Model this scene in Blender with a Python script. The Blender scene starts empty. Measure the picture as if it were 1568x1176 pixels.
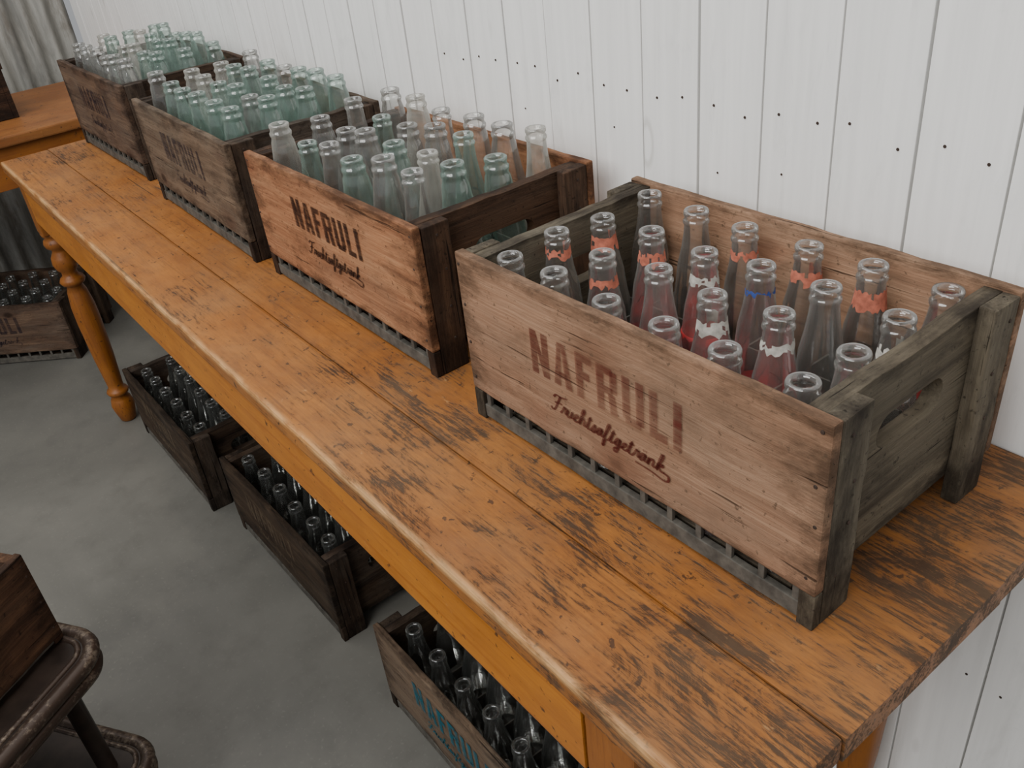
import bpy, bmesh, random
import numpy as np
from math import *
from mathutils import Matrix, Vector, noise
random.seed(7)
scene=bpy.context.scene
COL=scene.collection
T=.7703
# ------------------------------------------------------------------ node helpers
def srgb(r,g,b):
    f=lambda c:(c/255/12.92 if c/255<=.04045 else ((c/255+.055)/1.055)**2.4)
    return (f(r),f(g),f(b),1)
class NT:
    def __init__(s,name):
        s.m=bpy.data.materials.new(name); s.m.use_nodes=True
        s.t=s.m.node_tree; s.t.nodes.clear()
        s.out=s.t.nodes.new('ShaderNodeOutputMaterial')
    def n(s,typ,**kw):
        nd=s.t.nodes.new(typ)
        for k,v in kw.items(): setattr(nd,k,v)
        return nd
    def link(s,a,b): s.t.links.new(a,b)
    def setin(s,sock,v):
        if isinstance(v,bpy.types.NodeSocket): s.link(v,sock)
        else: sock.default_value=v
    def coord(s,rand=True):
        tc=s.n('ShaderNodeTexCoord'); v=tc.outputs['Object']
        s.raw=v
        if rand:
            oi=s.n('ShaderNodeObjectInfo')
            m=s.n('ShaderNodeVectorMath',operation='SCALE'); s.link(oi.outputs['Random'],m.inputs['Scale']); m.inputs[0].default_value=(13.7,7.3,9.1)
            a=s.n('ShaderNodeVectorMath',operation='ADD'); s.link(v,a.inputs[0]); s.link(m.outputs[0],a.inputs[1]); return a.outputs[0]
        return v
    def scale(s,v,sc):
        m=s.n('ShaderNodeVectorMath',operation='MULTIPLY'); s.link(v,m.inputs[0]); m.inputs[1].default_value=sc; return m.outputs[0]
    def noise(s,v,scale=1,detail=6,rough=.6,dist=0):
        n=s.n('ShaderNodeTexNoise'); s.link(v,n.inputs['Vector'])
        n.inputs['Scale'].default_value=scale;n.inputs['Detail'].default_value=detail;n.inputs['Roughness'].default_value=rough;n.inputs['Distortion'].default_value=dist
        return n.outputs[0]
    def ramp(s,f,stops):
        r=s.n('ShaderNodeValToRGB'); s.link(f,r.inputs[0]); e=r.color_ramp.elements
        e[0].position=stops[0][0];e[0].color=stops[0][1];e[1].position=stops[-1][0];e[1].color=stops[-1][1]
        for p,c in stops[1:-1]:
            x=e.new(p);x.color=c
        return r.outputs[0]
    def rng(s,f,a,b,lo=0,hi=1):
        r=s.n('ShaderNodeMapRange'); s.link(f,r.inputs[0]); r.inputs[1].default_value=a;r.inputs[2].default_value=b;r.inputs[3].default_value=lo;r.inputs[4].default_value=hi
        return r.outputs[0]
    def math(s,op,a,b=0.):
        m=s.n('ShaderNodeMath',operation=op); s.setin(m.inputs[0],a); s.setin(m.inputs[1],b); return m.outputs[0]
    def mix(s,f,a,b,blend='MIX'):
        m=s.n('ShaderNodeMix',data_type='RGBA',blend_type=blend); s.setin(m.inputs[0],f); s.setin(m.inputs[6],a); s.setin(m.inputs[7],b); return m.outputs[2]
    def sep(s,v):
        x=s.n('ShaderNodeSeparateXYZ'); s.link(v,x.inputs[0]); return x.outputs
    def bump(s,h,strength=.3,dist=.002):
        b=s.n('ShaderNodeBump'); s.link(h,b.inputs['Height']); b.inputs['Strength'].default_value=strength; b.inputs['Distance'].default_value=dist; return b.outputs[0]
    def pbr(s,col,rough=.7,bump=None,metal=0,spec=.5):
        b=s.n('ShaderNodeBsdfPrincipled'); s.setin(b.inputs['Base Color'],col); s.setin(b.inputs['Roughness'],rough); b.inputs['Metallic'].default_value=metal
        b.inputs['Specular IOR Level'].default_value=spec
        if bump is not None: s.link(bump,b.inputs['Normal'])
        s.link(b.outputs[0],s.out.inputs[0]); return b
AX={'x':0,'y':1,'z':2}
def axs(axis,along,across):
    v=[across]*3; v[AX[axis]]=along; return tuple(v)
_wc={}
def wood(key,axis,light,base,dark,stain=(40,32,26),stain_amt=.5,grey=(112,104,94),grey_amt=.5,knots=True,rough=.8,L=.5,D=.298,H=.2138,bb=.04,dirt=.75):
    k=key+axis
    if k in _wc: return _wc[k]
    s=NT('wood_'+key+'_'+axis); v=s.coord()
    big=s.noise(v,3.2,3,.5)
    kv=s.scale(v,axs(axis,6,9.5))
    vo=s.n('ShaderNodeTexVoronoi'); s.link(kv,vo.inputs['Vector']); vo.inputs['Scale'].default_value=1
    kd=s.math('ADD',vo.outputs['Distance'],s.math('MULTIPLY',s.math('SUBTRACT',s.noise(v,60,3,.6),.5),.06))
    kn=s.rng(kd,.06,.12,1,0)
    halo=s.rng(kd,.10,.30,.45,0)
    warp=s.rng(kd,0,.5,.5,0)
    gv=s.scale(v,axs(axis,1.6,28))
    wv=s.n('ShaderNodeVectorMath',operation='ADD'); s.link(gv,wv.inputs[0]); s.link(warp,wv.inputs[1])
    g=s.noise(wv.outputs[0],1.6,6,.65,.5)
    f=s.noise(s.scale(v,axs(axis,9,330)),1,4,.7)
    c=s.ramp(g,[(.30,srgb(*dark)),(.48,srgb(*base)),(.70,srgb(*light))])
    gw=s.noise(s.scale(v,axs(axis,4,9)),1,7,.68,.4)
    c=s.mix(s.rng(gw,.42,.66,0,grey_amt),c,srgb(*grey))
    c=s.mix(s.rng(f,.35,.72,.5,0),c,srgb(*dark))
    if knots:
        c=s.mix(halo,c,srgb(dark[0]*.95,dark[1]*.7,dark[2]*.6))
        c=s.mix(s.math('MULTIPLY',kn,.85),c,srgb(dark[0]*.5,dark[1]*.4,dark[2]*.36))
    st=s.rng(s.noise(s.scale(v,axs(axis,7,17)),1,8,.72,.3),.50,.66,0,stain_amt)
    c=s.mix(st,c,srgb(*stain))
    c=s.mix(s.rng(big,.3,.7,.3,0),c,srgb(*dark))
    X=s.sep(s.raw)
    u=X[0] if axis=='x' else X[1]; lim=L if axis=='x' else D
    ed=s.math('MINIMUM',u,s.math('SUBTRACT',lim,u))
    ed=s.rng(ed,.0,.055,1,0)
    ez=s.math('MINIMUM',s.math('SUBTRACT',X[2],bb-.004),s.math('SUBTRACT',H,X[2]))
    ez=s.rng(ez,0,.022,1,0)
    em=s.math('MAXIMUM',ed,ez)
    dn=s.noise(s.scale(v,axs(axis,14,34)),1,7,.75,.2)
    dm=s.rng(s.math('ADD',s.math('MULTIPLY',em,.27),dn),.60,.84,0,dirt)
    c=s.mix(dm,c,srgb(stain[0]*.75,stain[1]*.7,stain[2]*.66))
    cr=s.rng(s.noise(s.scale(v,axs(axis,5,150)),1,3,.55,.2),.66,.70,0,.8)
    c=s.mix(cr,c,srgb(stain[0]*.6,stain[1]*.55,stain[2]*.5))
    sp=s.rng(s.noise(v,150,3,.6),.62,.70,0,.7)
    c=s.mix(sp,c,srgb(*stain))
    hgt=s.math('ADD',s.math('MULTIPLY',f,.6),g)
    hgt=s.math('SUBTRACT',hgt,s.math('MULTIPLY',cr,.8))
    s.pbr(c,rough,s.bump(hgt,.75,.0018),spec=.18)
    _wc[k]=s.m; return s.m
def paintwood(key,axis,paint,paint2,wearcol,amt=.5,rough=.5,endx=None,edge=False):
    s=NT('painted_wood_'+key); v=s.coord(False)
    c=s.mix(s.rng(s.noise(v,3.4,5,.65),.32,.68),srgb(*paint),srgb(*paint2))
    c=s.mix(s.rng(s.noise(s.scale(v,axs(axis,6,26)),1,7,.72),.42,.66,0,.5),c,srgb(paint2[0]*.74,paint2[1]*.68,paint2[2]*.8))
    grain=s.noise(s.scale(v,axs(axis,22,260)),1,5,.7,.2)
    patch=s.noise(s.scale(v,axs(axis,8,15)),1,9,.8,.8)
    patch2=s.noise(v,2.2,3,.5)
    thr=s.math('ADD',s.math('MULTIPLY',patch,.62),s.math('MULTIPLY',grain,.46))
    thr=s.math('ADD',thr,s.math('MULTIPLY',patch2,.34))
    if endx:
        xx=s.sep(v)[0]
        thr=s.math('ADD',thr,s.rng(xx,endx[0],endx[1],0,.055))
    wear=s.rng(thr,.815-amt*.1,.885-amt*.1,0,.9)
    soft=s.rng(thr,.66,.84,0,.6 if amt>0 else .25)
    c=s.mix(soft,c,srgb(wearcol[0]*1.6,wearcol[1]*1.4,wearcol[2]*1.1))
    gl=s.rng(s.noise(s.scale(v,axs(axis,2.2,150)),1,4,.65),.54,.68,0,.5)
    c=s.mix(gl,c,srgb(wearcol[0]*1.5,wearcol[1]*1.25,wearcol[2]))
    c=s.mix(wear,c,srgb(*wearcol))
    if amt>0:   # many short nicks
        nk=s.rng(s.noise(s.scale(v,axs(axis,45,170)),1,4,.6,.4),.655,.70,0,.85)
        c=s.mix(nk,c,srgb(62,42,28))
        # nearly black grain splits
        sl=s.rng(s.noise(s.scale(v,axs(axis,1.1,70)),1,2,.5,.1),.715,.735,0,.8)
        c=s.mix(sl,c,srgb(44,30,22))
    sp=s.rng(s.noise(v,75,3,.6),.64,.69,0,.85)
    c=s.mix(sp,c,srgb(60,40,26))
    c=s.mix(s.rng(s.noise(v,6,6,.7),.38,.7,0,.26 if amt>0 else .06),c,srgb(132,112,88))
    lt=s.rng(s.noise(s.scale(v,axs(axis,30,60)),1,3,.6),.70,.75,0,.35)
    c=s.mix(lt,c,srgb(196,152,102))
    if edge:
        yy=s.sep(v)[1]
        em=s.rng(yy,-.196,-.187,1,0)
        en=s.rng(s.noise(s.scale(v,(14,60,60)),1,5,.6),.36,.56,.1,1)
        zz=s.rng(s.sep(v)[2],T-.012,T-.004,0,1)
        c=s.mix(s.math('MULTIPLY',s.math('MULTIPLY',em,en),s.math('MULTIPLY',zz,.8)),c,srgb(206,162,110))
    r=s.mix(wear,(rough,)*3+(1,),(.8,)*3+(1,))
    h=s.math('ADD',s.math('MULTIPLY',wear,-.8),s.math('MULTIPLY',grain,.35))
    s.pbr(c,r,s.bump(h,.5,.0010),spec=.35)
    return s.m
def simple(name,col,rough=.6,metal=0,var=.25,scale=30,bump=.2):
    s=NT(name); v=s.coord(); n=s.noise(v,scale,5,.6)
    d=tuple(x*(1-var) for x in col[:3])+(1,); l=tuple(min(1,x*(1+var)) for x in col[:3])+(1,)
    s.pbr(s.mix(s.rng(n,.3,.7),d,l),rough,s.bump(n,bump,.001),metal); return s.m
def glass(name,tint,edge,dust=.06,dcol=(.62,.64,.62)):
    s=NT(name)
    lw=s.n('ShaderNodeLayerWeight'); lw.inputs['Blend'].default_value=.5
    fac=s.math('POWER',lw.outputs['Facing'],2.8)
    tr=s.n('ShaderNodeBsdfTransparent'); s.link(s.mix(fac,tint,edge),tr.inputs[0])
    gl=s.n('ShaderNodeBsdfGlossy'); gl.inputs['Roughness'].default_value=.08; gl.inputs[0].default_value=(1,1,1,1)
    v=s.coord(); s.link(s.bump(s.noise(v,60,2,.5),.3,.002),gl.inputs['Normal'])
    fr=s.n('ShaderNodeFresnel'); fr.inputs[0].default_value=1.5
    m1=s.n('ShaderNodeMixShader'); s.link(s.rng(fr.outputs[0],0,1,.07,.9),m1.inputs[0]); s.link(tr.outputs[0],m1.inputs[1]); s.link(gl.outputs[0],m1.inputs[2])
    df=s.n('ShaderNodeBsdfDiffuse'); df.inputs[0].default_value=dcol+(1,)
    tl=s.n('ShaderNodeBsdfTranslucent'); tl.inputs[0].default_value=dcol+(1,)
    dm=s.n('ShaderNodeMixShader'); dm.inputs[0].default_value=.5; s.link(df.outputs[0],dm.inputs[1]); s.link(tl.outputs[0],dm.inputs[2])
    m2=s.n('ShaderNodeMixShader')
    d=s.math('ADD',s.rng(s.noise(v,25,5,.7),.35,.75,dust*.4,dust*1.8),s.math('MULTIPLY',fac,dust*1.4))
    s.link(d,m2.inputs[0]); s.link(m1.outputs[0],m2.inputs[1]); s.link(dm.outputs[0],m2.inputs[2])
    s.link(m2.outputs[0],s.out.inputs[0]); return s.m
# ------------------------------------------------------------------ mesh helpers
def bm_box(bm,x0,x1,y0,y1,z0,z1,bev=.0015,jit=.0006,seg=.03,mi=0,cuts=True):
    b=bmesh.new(); bmesh.ops.create_cube(b,size=1)
    d=(x1-x0,y1-y0,z1-z0)
    for v in b.verts: v.co=Vector(((x0+x1)/2+v.co.x*d[0],(y0+y1)/2+v.co.y*d[1],(z0+z1)/2+v.co.z*d[2]))
    if bev>0: bmesh.ops.bevel(b,geom=b.edges[:],offset=min(bev,min(d)*.45),segments=2,profile=.6,affect='EDGES')
    ax=max(range(3),key=lambda i:d[i]); n=int(d[ax]/seg)
    if cuts and n>1:
        lo=(x0,y0,z0)[ax]
        no=[0,0,0];no[ax]=1
        for i in range(1,n):
            co=[0,0,0];co[ax]=lo+d[ax]*i/n
            bmesh.ops.bisect_plane(b,geom=b.verts[:]+b.edges[:]+b.faces[:],plane_co=co,plane_no=no)
    off=Vector((random.random()*50,0,0))
    if jit>0:
        for v in b.verts:
            q=v.co*22+off
            v.co+=Vector((noise.noise(q),noise.noise(q+Vector((9,3,1))),noise.noise(q+Vector((2,7,5)))))*jit*2
    for f in b.faces: f.material_index=mi; f.smooth=False
    me=bpy.data.meshes.new('t'); b.to_mesh(me); b.free(); bm.from_mesh(me); bpy.data.meshes.remove(me)
def finish(bm,name,mats,parent=None,smooth=False,loc=None,rot=None):
    me=bpy.data.meshes.new(name); bm.to_mesh(me); bm.free()
    if smooth:
        for p in me.polygons: p.use_smooth=True
    o=bpy.data.objects.new(name,me); COL.objects.link(o)
    for m in (mats if isinstance(mats,(list,tuple)) else [mats]): me.materials.append(m)
    if parent: o.parent=parent
    if loc: o.location=loc
    if rot: o.rotation_euler=rot
    return o
def empty(name,loc=(0,0,0),rot=(0,0,0)):
    e=bpy.data.objects.new(name,None); COL.objects.link(e); e.location=loc; e.rotation_euler=rot; e.empty_display_size=.1; return e
def lathe(bm,prof,cx=0,cy=0,z=0,seg=24,mi=0,cap0=True,cap1=True,M=None,a0=0,a1=2*pi):
    rings=[]; full=abs(a1-a0-2*pi)<1e-6
    nn=seg if full else seg+1
    for r,h in prof:
        rr=[]
        for i in range(nn):
            a=a0+(a1-a0)*i/seg
            p=Vector((r*cos(a),r*sin(a),h))
            if M: p=M@p
            rr.append(bm.verts.new(p+Vector((cx,cy,z))))
        rings.append(rr)
    for k in range(len(rings)-1):
        for i in range(seg):
            j=(i+1)%nn
            f=bm.faces.new((rings[k][i],rings[k][j],rings[k+1][j],rings[k+1][i])); f.material_index=mi; f.smooth=True
    if full and cap0: f=bm.faces.new(list(reversed(rings[0]))); f.material_index=mi
    if full and cap1: f=bm.faces.new(rings[-1]); f.material_index=mi
def tube(bm,pts,r,seg=8,mi=0,closed=False):
    n=len(pts); rings=[]
    for i,p in enumerate(pts):
        a=Vector(pts[(i-1)%n] if closed or i>0 else pts[0]); b=Vector(pts[(i+1)%n] if closed or i<n-1 else pts[-1])
        t=(b-a).normalized(); up=Vector((0,0,1)) if abs(t.z)<.9 else Vector((1,0,0))
        s1=t.cross(up).normalized(); s2=s1.cross(t)
        rings.append([bm.verts.new(Vector(p)+s1*r*cos(2*pi*k/seg)+s2*r*sin(2*pi*k/seg)) for k in range(seg)])
    for i in range(n if closed else n-1):
        A=rings[i];B=rings[(i+1)%n]
        for k in range(seg):
            f=bm.faces.new((A[k],A[(k+1)%seg],B[(k+1)%seg],B[k])); f.smooth=True; f.material_index=mi
    if not closed:
        bm.faces.new(rings[0]).material_index=mi; bm.faces.new(list(reversed(rings[-1]))).material_index=mi
# ------------------------------------------------------------------ materials
W1=dict(light=(196,158,128),base=(166,128,101),dark=(114,84,64),stain=(82,66,52),stain_amt=.5,grey=(140,122,104),grey_amt=.6,L=.4858,H=.2209)
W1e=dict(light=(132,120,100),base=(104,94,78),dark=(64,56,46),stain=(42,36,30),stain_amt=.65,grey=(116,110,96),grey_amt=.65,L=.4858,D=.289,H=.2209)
W2=dict(light=(206,154,112),base=(178,126,90),dark=(118,76,52),stain=(70,48,34),stain_amt=.6,grey=(150,122,96),grey_amt=.55)
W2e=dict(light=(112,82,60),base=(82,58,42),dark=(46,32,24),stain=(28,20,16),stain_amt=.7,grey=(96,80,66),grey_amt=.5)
W3=dict(light=(146,124,102),base=(118,98,80),dark=(76,60,48),stain=(54,44,36),stain_amt=.6,grey=(126,116,102),grey_amt=.65)
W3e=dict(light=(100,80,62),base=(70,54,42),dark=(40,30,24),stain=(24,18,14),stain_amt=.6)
W4=dict(light=(132,106,84),base=(104,80,64),dark=(66,50,40),stain=(44,34,28),stain_amt=.6)
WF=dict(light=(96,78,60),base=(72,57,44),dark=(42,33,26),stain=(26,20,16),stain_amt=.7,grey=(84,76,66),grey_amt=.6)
M_rack=simple('rack_dark_metal',srgb(82,78,71),.75,.1,.5,60)
M_nail=simple('rusty_nail',srgb(64,50,42),.8,.3,.4,200)
def ink(name,col,a0,a1,lo=.38,hi=.6):
    s=NT(name); v=s.coord()
    n=s.noise(s.scale(v,(22,22,160)),1,6,.75); n2=s.noise(v,16,5,.65)
    a=s.rng(s.math('MULTIPLY',s.math('ADD',n,n2),.5),lo,hi,a0,a1)
    f=s.noise(s.scale(v,(9,330,330)),1,4,.7)
    a=s.math('MULTIPLY',a,s.rng(f,.4,.62,.65,1))
    b=s.n('ShaderNodeBsdfDiffuse'); b.inputs[0].default_value=col
    t=s.n('ShaderNodeBsdfTransparent'); m=s.n('ShaderNodeMixShader'); s.link(a,m.inputs[0]); s.link(t.outputs[0],m.inputs[1]); s.link(b.outputs[0],m.inputs[2])
    s.link(m.outputs[0],s.out.inputs[0]); return s.m
I1=ink('ink_faded_brown',srgb(96,46,40),.85,.30)
I2=ink('ink_black',srgb(46,34,32),1,.65)
I3=ink('ink_faded_grey',srgb(46,42,50),.85,.25)
I4=ink('ink_pale',srgb(130,114,94),.45,.05)
I5=ink('ink_teal',srgb(30,96,110),1,.5)
I6=ink('ink_script_red',srgb(84,36,32),1,.7)
G_clear=glass('glass_clear',(.97,.97,.96,1),(.64,.65,.64,1),.075,(.66,.65,.62))
G_green=glass('glass_green_tint',(.86,.945,.91,1),(.44,.60,.54,1),.11,(.50,.63,.57))
G_frost=glass('glass_dusty',(.94,.93,.91,1),(.68,.68,.65,1),.22,(.64,.63,.58))
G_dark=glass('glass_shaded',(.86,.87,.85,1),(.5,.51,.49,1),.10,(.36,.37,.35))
M_lab={k:simple('label_'+k,c,.85,0,.35,120) for k,c in dict(orange=srgb(186,108,86),white=srgb(184,180,172),blue=srgb(52,74,140)).items()}
s=NT('red_residue'); v=s.coord()
s.pbr(s.mix(s.rng(s.noise(v,40,4,.6),.35,.65),srgb(188,40,44),srgb(124,30,30)),.3); M_liq=s.m
# ------------------------------------------------------------------ text
def quad(bm,pts,y):
    bm.faces.new([bm.verts.new((p[0],y,p[1])) for p in pts])
def letters(word,x0,z0,w,h,y):
    bm=bmesh.new()
    LW={'N':1,'A':1,'F':.82,'R':1,'U':1,'L':.8,'I':.36}
    gap=.24; tot=sum(LW[c] for c in word)+gap*(len(word)-1); u=w/tot
    x=x0; s=.36*u
    k=h*.17
    for c in word:
        W=LW[c]*u; r=lambda a,b,c_,d: quad(bm,[(x+a,z0+c_),(x+b,z0+c_),(x+b,z0+d),(x+a,z0+d)],y)
        if c=='I': r(0,W,0,h)
        if c=='N':
            r(0,s,0,h); r(W-s,W,0,h); quad(bm,[(x+s,z0+h),(x+s,z0+h*.55),(x+W-s,z0),(x+W-s,z0+h*.45)],y)
        if c=='A':
            quad(bm,[(x,z0),(x+s,z0),(x+W*.5,z0+h*.92),(x+W*.5,z0+h),(x+W*.3,z0+h)],y)
            quad(bm,[(x+W-s,z0),(x+W,z0),(x+W*.7,z0+h),(x+W*.5,z0+h),(x+W*.5,z0+h*.92)],y)
            r(W*.3,W*.7,h*.2,h*.34)
        if c=='F': r(0,s,0,h); r(s,W,h-k,h); r(s,W*.85,h*.45,h*.45+k)
        if c=='R':
            r(0,s,0,h); r(s,W-s*.6,h-k,h); r(s,W-s*.6,h*.42,h*.42+k*.9); r(W-s*.95,W,h*.47,h-k*.35)
            quad(bm,[(x+W-s,z0),(x+W,z0),(x+W-s*.3,z0+h*.44),(x+W-s*1.25,z0+h*.44)],y)
        if c=='U': r(0,s,k*.5,h); r(W-s,W,k*.5,h); r(s*.35,W-s*.35,0,k)
        if c=='L': r(0,s,0,h); r(s,W,0,k)
        x+=W+gap*u
    return bm
CUR={'r':(.34,[(0,0),(.10,.22),(.14,.48),(.20,.42),(.28,.42),(.27,.15)]),
'u':(.42,[(0,.1),(.06,.44),(.06,.12),(.14,.0),(.26,.1),(.31,.44),(.30,.1)]),
'c':(.34,[(0,.1),(.26,.36),(.16,.46),(.04,.24),(.12,.0)]),
'h':(.44,[(0,.1),(.16,.7),(.16,1.0),(.08,.9),(.06,.0),(.10,.3),(.22,.45),(.30,.3),(.30,.08)]),
't':(.28,[(0,.1),(.12,.8),(.09,.1),(.14,0)]),
's':(.30,[(0,.05),(.16,.48),(.21,.2),(.14,0),(.02,.04),(.16,-.02)]),
'a':(.42,[(0,.1),(.26,.42),(.12,.44),(.04,.2),(.12,.0),(.26,.2),(.29,.44),(.28,.1)]),
'f':(.32,[(0,.1),(.18,.8),(.16,1.0),(.08,.85),(.06,-.35),(.12,-.4),(.14,-.05)]),
'g':(.40,[(0,.1),(.26,.42),(.12,.44),(.04,.2),(.12,.0),(.26,.2),(.28,.44),(.26,-.3),(.14,-.4),(.10,-.22)]),
'e':(.32,[(0,.08),(.2,.28),(.18,.44),(.06,.34),(.05,.1),(.14,0)]),
'n':(.46,[(0,.1),(.06,.44),(.06,.0),(.10,.3),(.22,.45),(.30,.3),(.30,.08)]),
'k':(.42,[(0,.1),(.16,.7),(.16,1.0),(.08,.9),(.06,.0),(.10,.25),(.26,.45),(.28,.32),(.12,.22),(.28,.02),(.44,.04)])}
def script_text(parent,x0,z0,w,h,y,mat):
    strokes=[[(.30,1.0),(.24,.6),(.16,.1),(.02,-.02),(-.10,.12)],[(-.08,.80),(.04,1.0),(.3,.98),(.70,1.06)],[(.04,.5),(.25,.55),(.5,.56)]]
    x=.50; line=[]
    for c in 'ruchtsaftger\u00e4nk'.replace('ger','getr'):
        b='a' if c=='\u00e4' else c
        W,P=CUR[b]
        line+= [(x+px,py) for px,py in P]
        if c=='t': strokes.append([(x-.02,.60),(x+.26,.64)])
        if c=='\u00e4': strokes.append([(x+.10,.64),(x+.13,.68)]); strokes.append([(x+.24,.64),(x+.27,.68)])
        x+=W
    strokes.append(line)
    tot=x
    strokes.append([(tot-.02,.02),(tot+.25,-.05),(tot+.32,-.30),(tot+.1,-.42),(tot-.6,-.30),(tot-1.4,-.28)])
    bm=bmesh.new()
    u=w/tot; sh=.28
    tr=lambda p:(x0+(p[0]+sh*p[1])*u,z0+p[1]*h)
    for st in strokes:
        P=[st[0]]+st+[st[-1]]; out=[]
        for i in range(1,len(P)-2):
            for q in range(5):
                t=q/5; a,b,c_,d=P[i-1],P[i],P[i+1],P[i+2]
                out.append(tuple(.5*((2*b[k])+(-a[k]+c_[k])*t+(2*a[k]-5*b[k]+4*c_[k]-d[k])*t*t+(-a[k]+3*b[k]-3*c_[k]+d[k])*t**3) for k in (0,1)))
        out.append(P[-2])
        pts=[Vector(tr(p)) for p in out]
        L_=[];R_=[]
        for i,p in enumerate(pts):
            d=(pts[min(i+1,len(pts)-1)]-pts[max(i-1,0)])
            if d.length<1e-7: d=Vector((1,0))
            d.normalize(); n=Vector((-d.y,d.x)); th=h*(.045+.035*abs(d.y))
            L_.append(bm.verts.new((p.x+n.x*th,y,p.y+n.y*th))); R_.append(bm.verts.new((p.x-n.x*th,y,p.y-n.y*th)))
        for i in range(len(pts)-1): bm.faces.new((R_[i],R_[i+1],L_[i+1],L_[i]))
    finish(bm,'lettering_script',mat,parent)
# ------------------------------------------------------------------ crate
def endboard(parent,x0,x1,y0,y1,z0,z1,mat,name):
    cu=bpy.data.curves.new('t','CURVE'); cu.dimensions='2D'; cu.fill_mode='BOTH'; cu.extrude=(x1-x0)/2; cu.bevel_depth=.0008
    def sp(pts):
        s=cu.splines.new('POLY'); s.points.add(len(pts)-1)
        for i,p in enumerate(pts): s.points[i].co=(p[0],p[1],0,1)
        s.use_cyclic_u=True
    sp([(y0,z0),(y1,z0)]+[(y1-(y1-y0)*i/12,z1+random.uniform(-.0015,.0006)) for i in range(13)])
    yc=(y0+y1)/2; zc=z1-.066; hw=.052; r=.0185; pts=[]
    for i in range(11): a=-pi/2+pi*i/10; pts.append((yc+hw-r+r*cos(a),zc+r*sin(a)))
    for i in range(11): a=pi/2+pi*i/10; pts.append((yc-hw+r+r*cos(a),zc+r*sin(a)))
    sp(pts)
    o=bpy.data.objects.new('t',cu); COL.objects.link(o); bpy.context.view_layer.update()
    me=bpy.data.meshes.new_from_object(o.evaluated_get(bpy.context.evaluated_depsgraph_get())); bpy.data.objects.remove(o)
    for v in me.vertices: v.co=Vector(((x0+x1)/2+v.co.z,v.co.x,v.co.y))
    me.materials.append(mat); p=bpy.data.objects.new(name,me); COL.objects.link(p); p.parent=parent
def crate(x,y,z,yaw,L,D,H,bb,key,wf,we,inkm,scriptm,tx=.15,tw=.21,tz=.128,th=.055,text=True):
    e=empty('wooden_bottle_crate',(x,y,z),(0,0,yaw))
    t=.012
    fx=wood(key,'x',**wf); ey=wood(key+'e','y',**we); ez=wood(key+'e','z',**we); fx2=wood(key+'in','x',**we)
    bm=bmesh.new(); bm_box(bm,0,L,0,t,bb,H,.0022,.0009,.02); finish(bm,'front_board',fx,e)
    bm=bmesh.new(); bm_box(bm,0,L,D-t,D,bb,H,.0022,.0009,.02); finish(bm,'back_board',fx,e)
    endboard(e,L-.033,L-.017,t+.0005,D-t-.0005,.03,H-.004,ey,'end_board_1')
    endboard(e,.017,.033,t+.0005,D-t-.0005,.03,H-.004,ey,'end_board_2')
    bm=bmesh.new()
    for xa in (.0,L-.0165):
        for ya in (t+.0005,D-t-.042):
            bm_box(bm,xa,xa+.0165,ya,ya+.0415,0,H-.003,.002,.0008,.02)
        bm_box(bm,xa,xa+.0165,.001,t,0,bb-.001,.0015,.0003)
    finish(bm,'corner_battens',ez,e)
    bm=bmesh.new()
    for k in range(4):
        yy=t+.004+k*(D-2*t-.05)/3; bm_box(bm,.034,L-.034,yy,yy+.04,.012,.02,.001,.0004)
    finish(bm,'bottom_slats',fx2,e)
    bm=bmesh.new()
    for ya in (.003,D-.012):
        bm_box(bm,.017,L-.017,ya,ya+.008,.004,.022,.001,.0006)
        for k in range(13):
            xx=.02+k*(L-.045)/12; bm_box(bm,xx,xx+.007,ya+.001,ya+.006,.021,bb+.004,.001,0,cuts=False)
    for i in range(1,6):
        xx=L/2+(i-3)*(L-.04)/6; bm_box(bm,xx-.0012,xx+.0012,t+.001,D-t-.001,.03,.1,0,0,cuts=False)
    for j in range(1,4):
        yy=D/2+(j-2)*(D-.028)/4; bm_box(bm,.034,L-.034,yy-.0012,yy+.0012,.03,.1,0,0,cuts=False)
    finish(bm,'bottle_rack',M_rack,e)
    bm=bmesh.new()
    for xa in (.008,L-.009):
        for zz in (bb+.018,bb+.07,bb+.12,H-.015):
            lathe(bm,[(.0021,0),(.0016,.001)],0,0,0,8,M=Matrix.Translation((xa+random.uniform(-.002,.002),.0004,zz+random.uniform(-.006,.006)))@Matrix.Rotation(pi/2,4,'X'))
    for ya in (t+.02,D-t-.02):
        for zz in (.05,.1,.15,H-.02):
            lathe(bm,[(.0021,0),(.0016,.001)],0,0,0,8,M=Matrix.Translation((L,ya+random.uniform(-.01,.01),zz+random.uniform(-.006,.006)))@Matrix.Rotation(pi/2,4,'Y'))
    finish(bm,'nails',M_nail,e)
    if text:
        finish(letters('NAFRULI',tx,tz,tw,th,-.0014),'lettering_block',inkm,e)
        script_text(e,tx+.028,tz-.036,tw*.76,.021,-.0014,scriptm)
    return e
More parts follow.
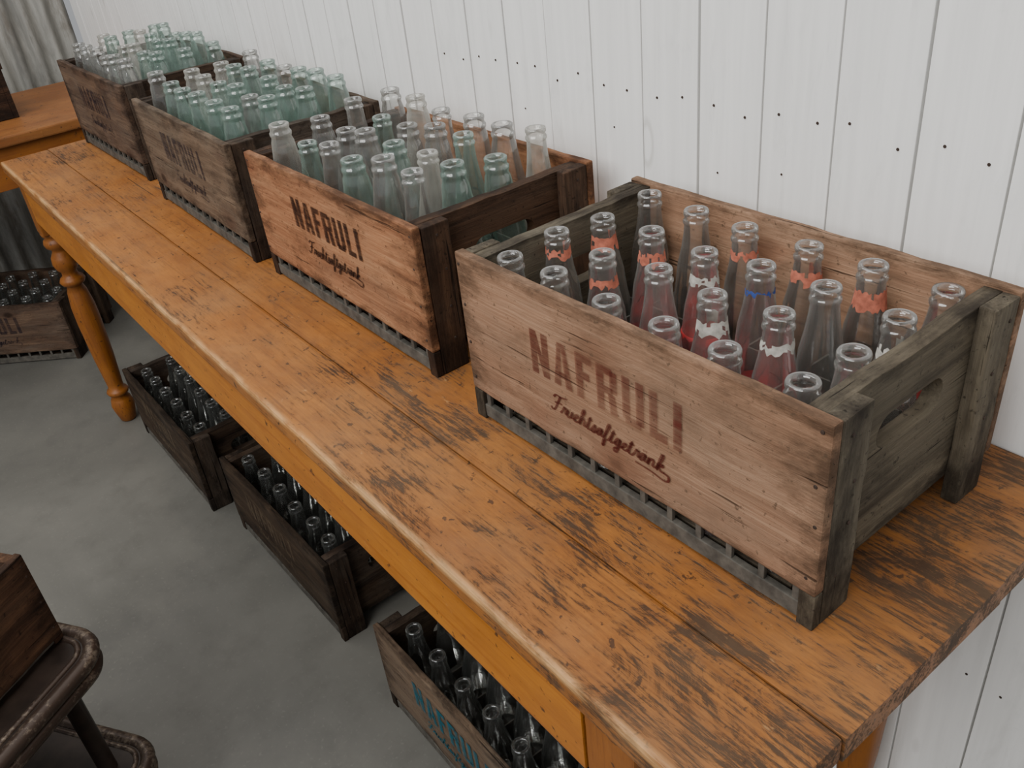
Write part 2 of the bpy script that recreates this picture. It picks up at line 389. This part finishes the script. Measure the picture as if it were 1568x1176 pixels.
def prof(kind,h,R=.0300):
    k=R/.0305
    if kind=='cone':
        p=[(.024*k,0),(.029*k,.003),(R,.010),(R,h*.40),(.0295*k,h*.46),(.0265*k,h*.55),(.0215,h*.66),(.0170,h*.77),(.0145,h*.86),(.0137,h-.018),
           (.0140,h-.0165),(.0152,h-.0150),(.0154,h-.0125),(.0142,h-.0105),(.0132,h-.0088),(.0136,h-.007),(.0146,h-.0055),(.0147,h-.002),(.0138,h),(.0100,h-.0005),(.0092,h-.004)]
    else:
        p=[(.024*k,0),(.029*k,.003),(R,.010),(R,h*.52),(.0295*k,h*.58),(.0262,h*.66),(.0225,h*.74),(.0200,h*.81),(.0180,h*.88),(.0160,h-.022),
           (.0160,h-.019),(.0172,h-.017),(.0174,h-.013),(.0160,h-.0115),(.0150,h-.009),(.0152,h-.006),(.0160,h-.004),(.0158,h-.001),(.0148,h),(.0112,h-.0005),(.0104,h-.004)]
    return p
def bottles(x,y,z,yaw,L,D,px,py,mats,pick,h,kind,z0=.0215,labels=None,liquid=None,hj=.004,skip=(),R0=.030):
    e=empty('glass_bottles',(x,y,z),(0,0,yaw))
    bm=bmesh.new(); lb=bmesh.new(); lq=bmesh.new()
    for i in range(6):
        for j in range(4):
            if (i,j) in skip: continue
            hh=h(i,j)+random.uniform(-hj,hj)
            cx=L/2+(i-2.5)*px+random.uniform(-.002,.002); cy=D/2+(j-1.5)*py+random.uniform(-.001,.001)
            R=Matrix.Rotation(random.uniform(-.02,.02),4,'X')@Matrix.Rotation(random.uniform(-.02,.02),4,'Y')
            lathe(bm,prof(kind(i,j),hh,R0),cx,cy,z0,24,pick(i,j),True,False,R)
            if labels and (i,j) in labels:
                mi,lo,hi=labels[(i,j)]
                P=prof(kind(i,j),hh); zs=[q[1] for q in P[3:13]]; rs=[q[0] for q in P[3:13]]
                a=random.uniform(3.2,4.2); b=a+random.uniform(3.0,5.2); ns=20
                rings=[]
                for m in range(ns+1):
                    aa=a+(b-a)*m/ns; l2=hi+random.uniform(-.004,.003); l1=lo+random.uniform(-.001,.003); col=[]
                    for q in range(4):
                        zz=l1+(l2-l1)*q/3; rr=float(np.interp(hh-zz,zs,rs))+.0005
                        col.append(lb.verts.new(R@Vector((rr*cos(aa),rr*sin(aa),hh-zz))+Vector((cx,cy,z0))))
                    rings.append(col)
                for m in range(ns):
                    for q in range(3):
                        if random.random()<.10: continue
                        f=lb.faces.new((rings[m][q],rings[m+1][q],rings[m+1][q+1],rings[m][q+1])); f.material_index=mi; f.smooth=True
            if liquid and (i,j) in liquid:
                lathe(lq,[(.025*R0/.03,.003),(R0-.0012,.012),(R0-.0012,.02+liquid[(i,j)])],cx,cy,z0,16)
    finish(bm,'bottles_glass',mats,e)
    if labels: finish(lb,'neck_labels',[M_lab['orange'],M_lab['white'],M_lab['blue']],e)
    if liquid: finish(lq,'liquid_residue',M_liq,e)
    return e
# ------------------------------------------------------------------ camera
C=(2.2884,-0.4929,1.3926); rx,rr,rz=1.0032,-.1206,.9671
Mc=Matrix.Rotation(rz,4,'Z')@Matrix.Rotation(rx,4,'X')@Matrix.Rotation(rr,4,'Z')
cd=bpy.data.cameras.new('camera'); cam=bpy.data.objects.new('camera',cd); COL.objects.link(cam)
cam.matrix_world=Matrix.Translation(C)@Mc; cd.sensor_fit='HORIZONTAL'; cd.sensor_width=36; cd.lens=1388.3/1600*36; cd.clip_start=.02
scene.camera=cam
# ------------------------------------------------------------------ room
s=NT('concrete'); v=s.coord(False)
c=s.mix(s.rng(s.noise(v,1.6,6,.6,.4),.3,.7),srgb(88,87,82),srgb(116,114,107))
c=s.mix(s.rng(s.noise(v,9,6,.7),.5,.75,0,.35),c,srgb(72,70,66)); c=s.mix(s.rng(s.noise(v,120,2,.5),.6,.75,0,.3),c,srgb(132,130,122))
s.pbr(c,.5,s.bump(s.noise(v,40,5,.6),.15,.002)); M_floor=s.m
bm=bmesh.new(); bm_box(bm,-1.6,4.2,-4.5,.42,-.08,0,0,0,cuts=False); finish(bm,'floor',M_floor)
s=NT('white_painted_boards'); v=s.coord()
g=s.noise(s.scale(v,(70,70,3)),1,5,.6,.2); b=s.noise(v,3,4,.6)
c=s.mix(s.rng(g,.35,.65),srgb(238,237,234),srgb(248,247,244))
c=s.mix(s.rng(s.noise(s.scale(v,(40,40,5)),1,6,.7,.4),.58,.76,0,.35),c,srgb(200,199,194))
c=s.mix(s.rng(s.noise(s.scale(v,(14,14,6)),1,7,.72,.3),.56,.72,0,.28),c,srgb(186,186,182))
c=s.mix(s.rng(b,.35,.75,.0,.18),c,srgb(218,218,214))
kv=s.n('ShaderNodeTexVoronoi'); s.link(s.scale(v,(9,9,3.2)),kv.inputs['Vector']); kv.inputs['Scale'].default_value=1
ring=s.math('MULTIPLY',s.rng(kv.outputs['Distance'],.07,.09,0,1),s.rng(kv.outputs['Distance'],.10,.13,1,0))
c=s.mix(s.math('MULTIPLY',ring,.35),c,srgb(170,166,158))
h=s.math('SUBTRACT',g,s.math('MULTIPLY',ring,.6))
s.pbr(c,.55,s.bump(h,.3,.0012),spec=.3); M_wall=s.m
M_dark=simple('dark_gap',srgb(34,26,20),.9,0,.3,20)
wall=empty('wall_back')
bm=bmesh.new(); bm_box(bm,-1.47,4.2,.376,.42,0,2.9,0,0,cuts=False); finish(bm,'backing',M_dark,wall)
xb=1.91+.096*24; nb=bmesh.new()
edges=[]
while xb>-1.47:
    edges.append(xb); xb-=.096+random.uniform(-.003,.003) if abs(xb-1.4)>.6 else .096
for i in range(len(edges)-1):
    x1,x0=edges[i],edges[i+1]; g=random.choice([.0024,.0030,.0022,.0026])
    if x1<1.1: g=random.choice([.0044,.0052,.0048])
    if abs(x1-1.814)<.01: g=.0040
    bm=bmesh.new(); dy=random.uniform(-.001,.001)
    bm_box(bm,max(x0+g*.5,-1.47),x1-g*.5,.350+dy,.371,0.002,2.9,.0010,.0002,.12); finish(bm,'board_%d'%(i+1),M_wall,wall)
    for z in (1.072,.42,1.72):
        if x1<1.0: continue
        for dx in (.024,.072): lathe(nb,[(.0019,0),(.0014,.0008)],0,0,0,8,M=Matrix.Translation((x0+dx+random.uniform(-.006,.006),.3495+dy,z+random.uniform(-.010,.010)))@Matrix.Rotation(pi/2,4,'X'))
    if x1>1.0 and random.random()<.5: lathe(nb,[(.0015,0),(.0012,.0006)],0,0,0,8,M=Matrix.Translation((x0+random.uniform(.015,.08),.3495+dy,1.0+random.uniform(-.02,.02)))@Matrix.Rotation(pi/2,4,'X'))
finish(nb,'nail_heads',M_nail,wall)
s=NT('corrugated_iron'); v=s.coord(False)
c=s.mix(s.rng(s.noise(s.scale(v,(10,10,2)),1,6,.7,.5),.35,.65),srgb(120,119,114),srgb(176,175,168))
c=s.mix(s.rng(s.noise(s.scale(v,(14,14,4)),1,6,.7),.52,.7,0,.8),c,srgb(98,88,76))
s.pbr(c,.5,s.bump(s.noise(v,30,4,.6),.3,.003),.2); M_cor=s.m
bm=bmesh.new(); ys=np.linspace(-4.5,.345,520)
a=[];b_=[]
for yy in ys:
    xx=-1.5+.012*cos(yy*2*pi/.066); a.append(bm.verts.new((xx,yy,0.0))); b_.append(bm.verts.new((xx,yy,2.9)))
for i in range(len(ys)-1):
    f=bm.faces.new((a[i],a[i+1],b_[i+1],b_[i])); f.smooth=True
w2=finish(bm,'wall_left',M_cor)
# ------------------------------------------------------------------ main table
M_top=paintwood('top','x',(170,110,50),(148,92,40),(60,44,31),.5,.52,(1.3,2.05),True)
M_apr=paintwood('apron','x',(188,120,42),(172,106,34),(96,62,30),-.9,.45)
M_leg=paintwood('leg','z',(156,95,34),(136,80,28),(66,42,22),-.5,.42)
def turned_leg(bm,cx,cy,ztop,zb,w=.031):
    bm_box(bm,cx-w,cx+w,cy-w,cy+w,zb,ztop,.003,.0004)
    k=zb/.60
    P=[(.016,0),(.020,.004),(.027,.035),(.030,.055),(.026,.075),(.019,.088),(.026,.093),(.029,.100),(.026,.107),(.0195,.112),(.0205,.13),(.026,.22),(.0295,.33),(.029,.38),(.024,.425),(.0185,.445),
       (.027,.450),(.031,.459),(.027,.468),(.019,.474),(.0185,.486),(.026,.496),(.0305,.512),(.028,.530),(.020,.545),(.0195,.552),(.029,.560),(.032,.570),(.029,.580),(.022,.586),(.028,.592),(.030,.601)]
    lathe(bm,[(r*1.08,z*k) for r,z in P],cx,cy,0,28)
tab=empty('painted_table')
X0,X1,Y0,Y1=-.345,2.074,-.196,.345
bm=bmesh.new()
ysp=[Y0,-.075,.165,Y1]
for i in range(3):
    bm_box(bm,X0+random.uniform(0,.002),X1-random.uniform(0,.002),ysp[i]+(.0002 if i else 0),ysp[i+1]-.0002,T-.030,T,.005 if i==0 else .0004,.0002,.03)
for v in bm.verts:
    if v.co.z>T-.004: v.co.z=min(v.co.z,T)
finish(bm,'table_top',M_top,tab)
bm=bmesh.new()
bm_box(bm,-.19,1.89,-.188,-.168,T-.130,T-.031,.002,.0003,.1)
bm_box(bm,-.19,1.88,.30,.32,T-.130,T-.031,.002,.0003,.1)
for xx in (-.235,1.91): bm_box(bm,xx,xx+.02,-.15,.29,T-.130,T-.031,.002,.0003,.1)
finish(bm,'apron',M_apr,tab)
bm=bmesh.new()
for cx,cy in ((-.215,-.157),(-.215,.30),(1.925,-.157),(1.90,.30)): turned_leg(bm,cx,cy,T-.031,.60)
finish(bm,'turned_legs',M_leg,tab)
# ------------------------------------------------------------------ crates on the table
C0=(1.5069,-.0111,T,.0074); C1=(.9,0,T,.0009); C2=(.3351,.0012,T,-.0158); C3=(-.3097,.0163,T,.0078)
crate(*C0,.4858,.2891,.2209,.0415,'a',W1,W1e,I1,I6,.126,.212,.118,.053)
crate(*C1,.5,.298,.2138,.0389,'b',W2,W2e,I2,I2,.15,.202,.127,.048)
crate(*C2,.5,.298,.2138,.0389,'c',W3,W3e,I3,I3,.14,.21,.118,.055)
crate(*C3,.5,.298,.2138,.0389,'d',W4,W3e,I3,I3,.14,.21,.118,.055)
O,Wt,B=0,1,2
lab={(0,1):(O,.018,.030),(0,2):(O,.020,.038),(1,1):(O,.024,.036),(1,2):(O,.022,.038),(2,3):(O,.024,.034),(3,3):(O,.026,.040),(4,3):(O,.024,.044),
     (2,2):(Wt,.024,.034),(3,1):(Wt,.024,.040),(4,1):(Wt,.026,.036),(5,2):(Wt,.026,.042),(3,2):(B,.024,.029)}
liq={(4,1):.07,(3,1):.05,(3,0):.04,(2,1):.07,(5,1):.05,(2,2):.08,(5,3):.06,(1,1):.03,(4,0):.04,(1,2):.05,(3,2):.04}
allm=[G_clear,G_green,G_frost,G_dark]
bottles(*C0,.4858,.2891,.0755,.0715,allm,lambda i,j:0,lambda i,j:.1975,lambda i,j:'cone',labels=lab,liquid=liq,R0=.027)
rs=random.Random(3)
g1={(i,j):rs.choice([0,0,1,1,0,2]) for i in range(6) for j in range(4)}; g1[(0,0)]=2
k1={(i,j):rs.choice(['wide','wide','cone']) for i in range(6) for j in range(4)}
h1={(i,j):.228+rs.uniform(-.010,.012) for i in range(6) for j in range(4)}; h1[(0,0)]=.236
bottles(*C1,.5,.298,.076,.068,allm,lambda i,j:g1[(i,j)],lambda i,j:h1[(i,j)],lambda i,j:k1[(i,j)])
bottles(*C2,.5,.298,.076,.067,allm,lambda i,j:rs.choice([1,1,1,1,0,2]),lambda i,j:.234+rs.uniform(-.008,.006),lambda i,j:'wide')
bottles(*C3,.5,.298,.076,.067,allm,lambda i,j:0 if j==0 else rs.choice([1,1,1,2]),lambda i,j:.234+rs.uniform(-.008,.006),lambda i,j:'wide')
# ------------------------------------------------------------------ crates on the floor
F0=(-.103,-.1424,0,.0056); F1=(.5053,-.1069,0,.0137); F2=(1.2008,-.1049,0,0); F3=(-1.035,-.545,0,radians(51))
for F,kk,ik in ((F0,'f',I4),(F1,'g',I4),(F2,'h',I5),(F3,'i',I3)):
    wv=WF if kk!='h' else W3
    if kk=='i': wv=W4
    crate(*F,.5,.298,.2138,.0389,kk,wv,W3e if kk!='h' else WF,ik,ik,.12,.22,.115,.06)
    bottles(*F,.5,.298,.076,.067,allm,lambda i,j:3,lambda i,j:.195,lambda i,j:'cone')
bm=bmesh.new(); lathe(bm,prof('cone',.2),0,0,0,24,0,True,False,Matrix.Rotation(pi/2,4,'X'))
finish(bm,'glass_bottle',G_clear,loc=(1.452,.27,T+.0305))
# ------------------------------------------------------------------ far table, box on it
M_top2=paintwood('far_top','y',(150,98,52),(126,80,40),(90,58,34),-.3,.5)
M_apr2=paintwood('far_apron','y',(156,95,36),(136,80,28),(80,50,26),-.8,.45)
t2=empty('painted_side_table')
bm=bmesh.new(); bm_box(bm,-1.30,-.68,-.85,.33,T-.045,T-.015,.005,.0004); finish(bm,'table_top',M_top2,t2)
bm=bmesh.new()
for xx in (-1.27,-.72): bm_box(bm,xx,xx+.02,-.78,.28,T-.17,T-.046,.002,.0003)
for yy in (-.80,.28): bm_box(bm,-1.25,-.70,yy,yy+.02,T-.17,T-.046,.002,.0003)
finish(bm,'apron',M_apr2,t2)
bm=bmesh.new()
for cx in (-1.24,-.74):
    for cy in (-.79,.29): turned_leg(bm,cx,cy,T-.046,.58)
finish(bm,'turned_legs',M_leg,t2)
e=empty('dark_wooden_box',(-1.17,-.40,T-.0142))
dk=wood('box','y',light=(90,62,44),base=(66,44,32),dark=(36,24,18),stain=(24,18,14),stain_amt=.5,grey_amt=.1)
bm=bmesh.new()
bm_box(bm,0,.28,0,.015,0,.17); bm_box(bm,0,.28,.355,.37,0,.17); bm_box(bm,0,.015,.0155,.3545,0,.17); bm_box(bm,.265,.28,.0155,.3545,0,.17); bm_box(bm,.0155,.2645,.0155,.3545,0.001,.012)
bm_box(bm,.2805,.29,-.004,.374,.145,.175)
finish(bm,'box_boards',dk,e)
# ------------------------------------------------------------------ two tier cart bottom-left with crate
ya=radians(123.5); ux=Vector((cos(ya),sin(ya),0)); uy=Vector((-sin(ya),cos(ya),0)); P=Vector((1.10,-.53,0))
cart=empty('metal_cart',P-ux*.5,(0,0,ya))
M_cart=simple('cart_brown_enamel',srgb(50,40,34),.45,.3,.5,25)
s=NT('cart_worn_rim'); v=s.coord()
wn=s.noise(v,120,6,.75); wb=s.noise(v,14,4,.6)
c=s.mix(s.rng(s.math('ADD',s.math('MULTIPLY',wn,.5),s.math('MULTIPLY',wb,.5)),.50,.60,0,.8),srgb(64,51,43),srgb(138,124,108))
s.pbr(c,.42,s.bump(wn,.25,.001),.4); M_rim=s.m
def rrect(x0,x1,y0,y1,r,z,n=8):
    pts=[]
    for cx,cy,a in ((x1-r,y1-r,0),(x0+r,y1-r,pi/2),(x0+r,y0+r,pi),(x1-r,y0+r,3*pi/2)):
        for i in range(n+1): q=a+pi/2*i/n; pts.append((cx+r*cos(q),cy+r*sin(q),z))
    return pts
ZT=.43
for z,nm in ((ZT,'upper_tray'),(.17,'lower_tray')):
    x0,x1,y0,y1=-.054,.508,-.054,.34
    bm=bmesh.new()
    pts=rrect(x0,x1,y0,y1,.045,z-.012)
    vs=[bm.verts.new(p) for p in pts]; f=bm.faces.new(vs); r=bmesh.ops.extrude_face_region(bm,geom=[f])
    for g in r['geom']:
        if isinstance(g,bmesh.types.BMVert): g.co.z+=.012
    finish(bm,nm,M_cart,cart)
    bm=bmesh.new(); tube(bm,rrect(x0-.006,x1+.006,y0-.006,y1+.006,.052,z-.006),.012,10,closed=True); tube(bm,rrect(x0-.004,x1+.004,y0-.004,y1+.004,.050,z-.030),.011,10,closed=True); tube(bm,rrect(x0+.012,x1-.010,y0+.012,y1-.012,.035,z-.001),.005,8,closed=True); finish(bm,nm+'_rim',M_rim,cart)
bm=bmesh.new()
for xx in (.02,.46):
    for yy in (.0,.30): tube(bm,[(xx,yy,.03),(xx,yy,ZT-.005)],.014,12); lathe(bm,[(.03,-.012),(.03,.012)],M=Matrix.Translation((xx,yy,.030))@Matrix.Rotation(pi/2,4,'X'))
finish(bm,'cart_legs',M_cart,cart)
WB=dict(light=(128,92,66),base=(94,66,48),dark=(50,35,26),stain=(28,20,16),stain_amt=.65,grey=(104,86,70),grey_amt=.3,H=.165,bb=.009)
o=P-ux*.5
crate(o.x,o.y,ZT+.0055,ya,.5,.298,.165,.0089,'k',WB,WB,I3,I3,text=False)
# ------------------------------------------------------------------ light
w=bpy.data.worlds.new('world'); scene.world=w; w.use_nodes=True
bg=w.node_tree.nodes['Background']; bg.inputs[0].default_value=(.95,.97,1,1); bg.inputs[1].default_value=.36
def area(name,loc,target,sx,sy,power,col):
    l=bpy.data.lights.new(name,'AREA'); l.shape='RECTANGLE'; l.size=sx; l.size_y=sy; l.energy=power; l.color=col
    o=bpy.data.objects.new(name,l); COL.objects.link(o); o.location=loc
    o.rotation_euler=(Vector(target)-Vector(loc)).to_track_quat('-Z','Y').to_euler()
area('window_light',(2.0,-3.0,3.0),(1.0,.2,1.0),3.4,1.8,124,(1,.992,.975))
area('overhead_fill',(.6,-.7,3.5),(.7,.2,.8),3.2,1.6,58,(1,.992,.975))  # added overhead fill lamp for brighter wall and shadows, no roof window seen
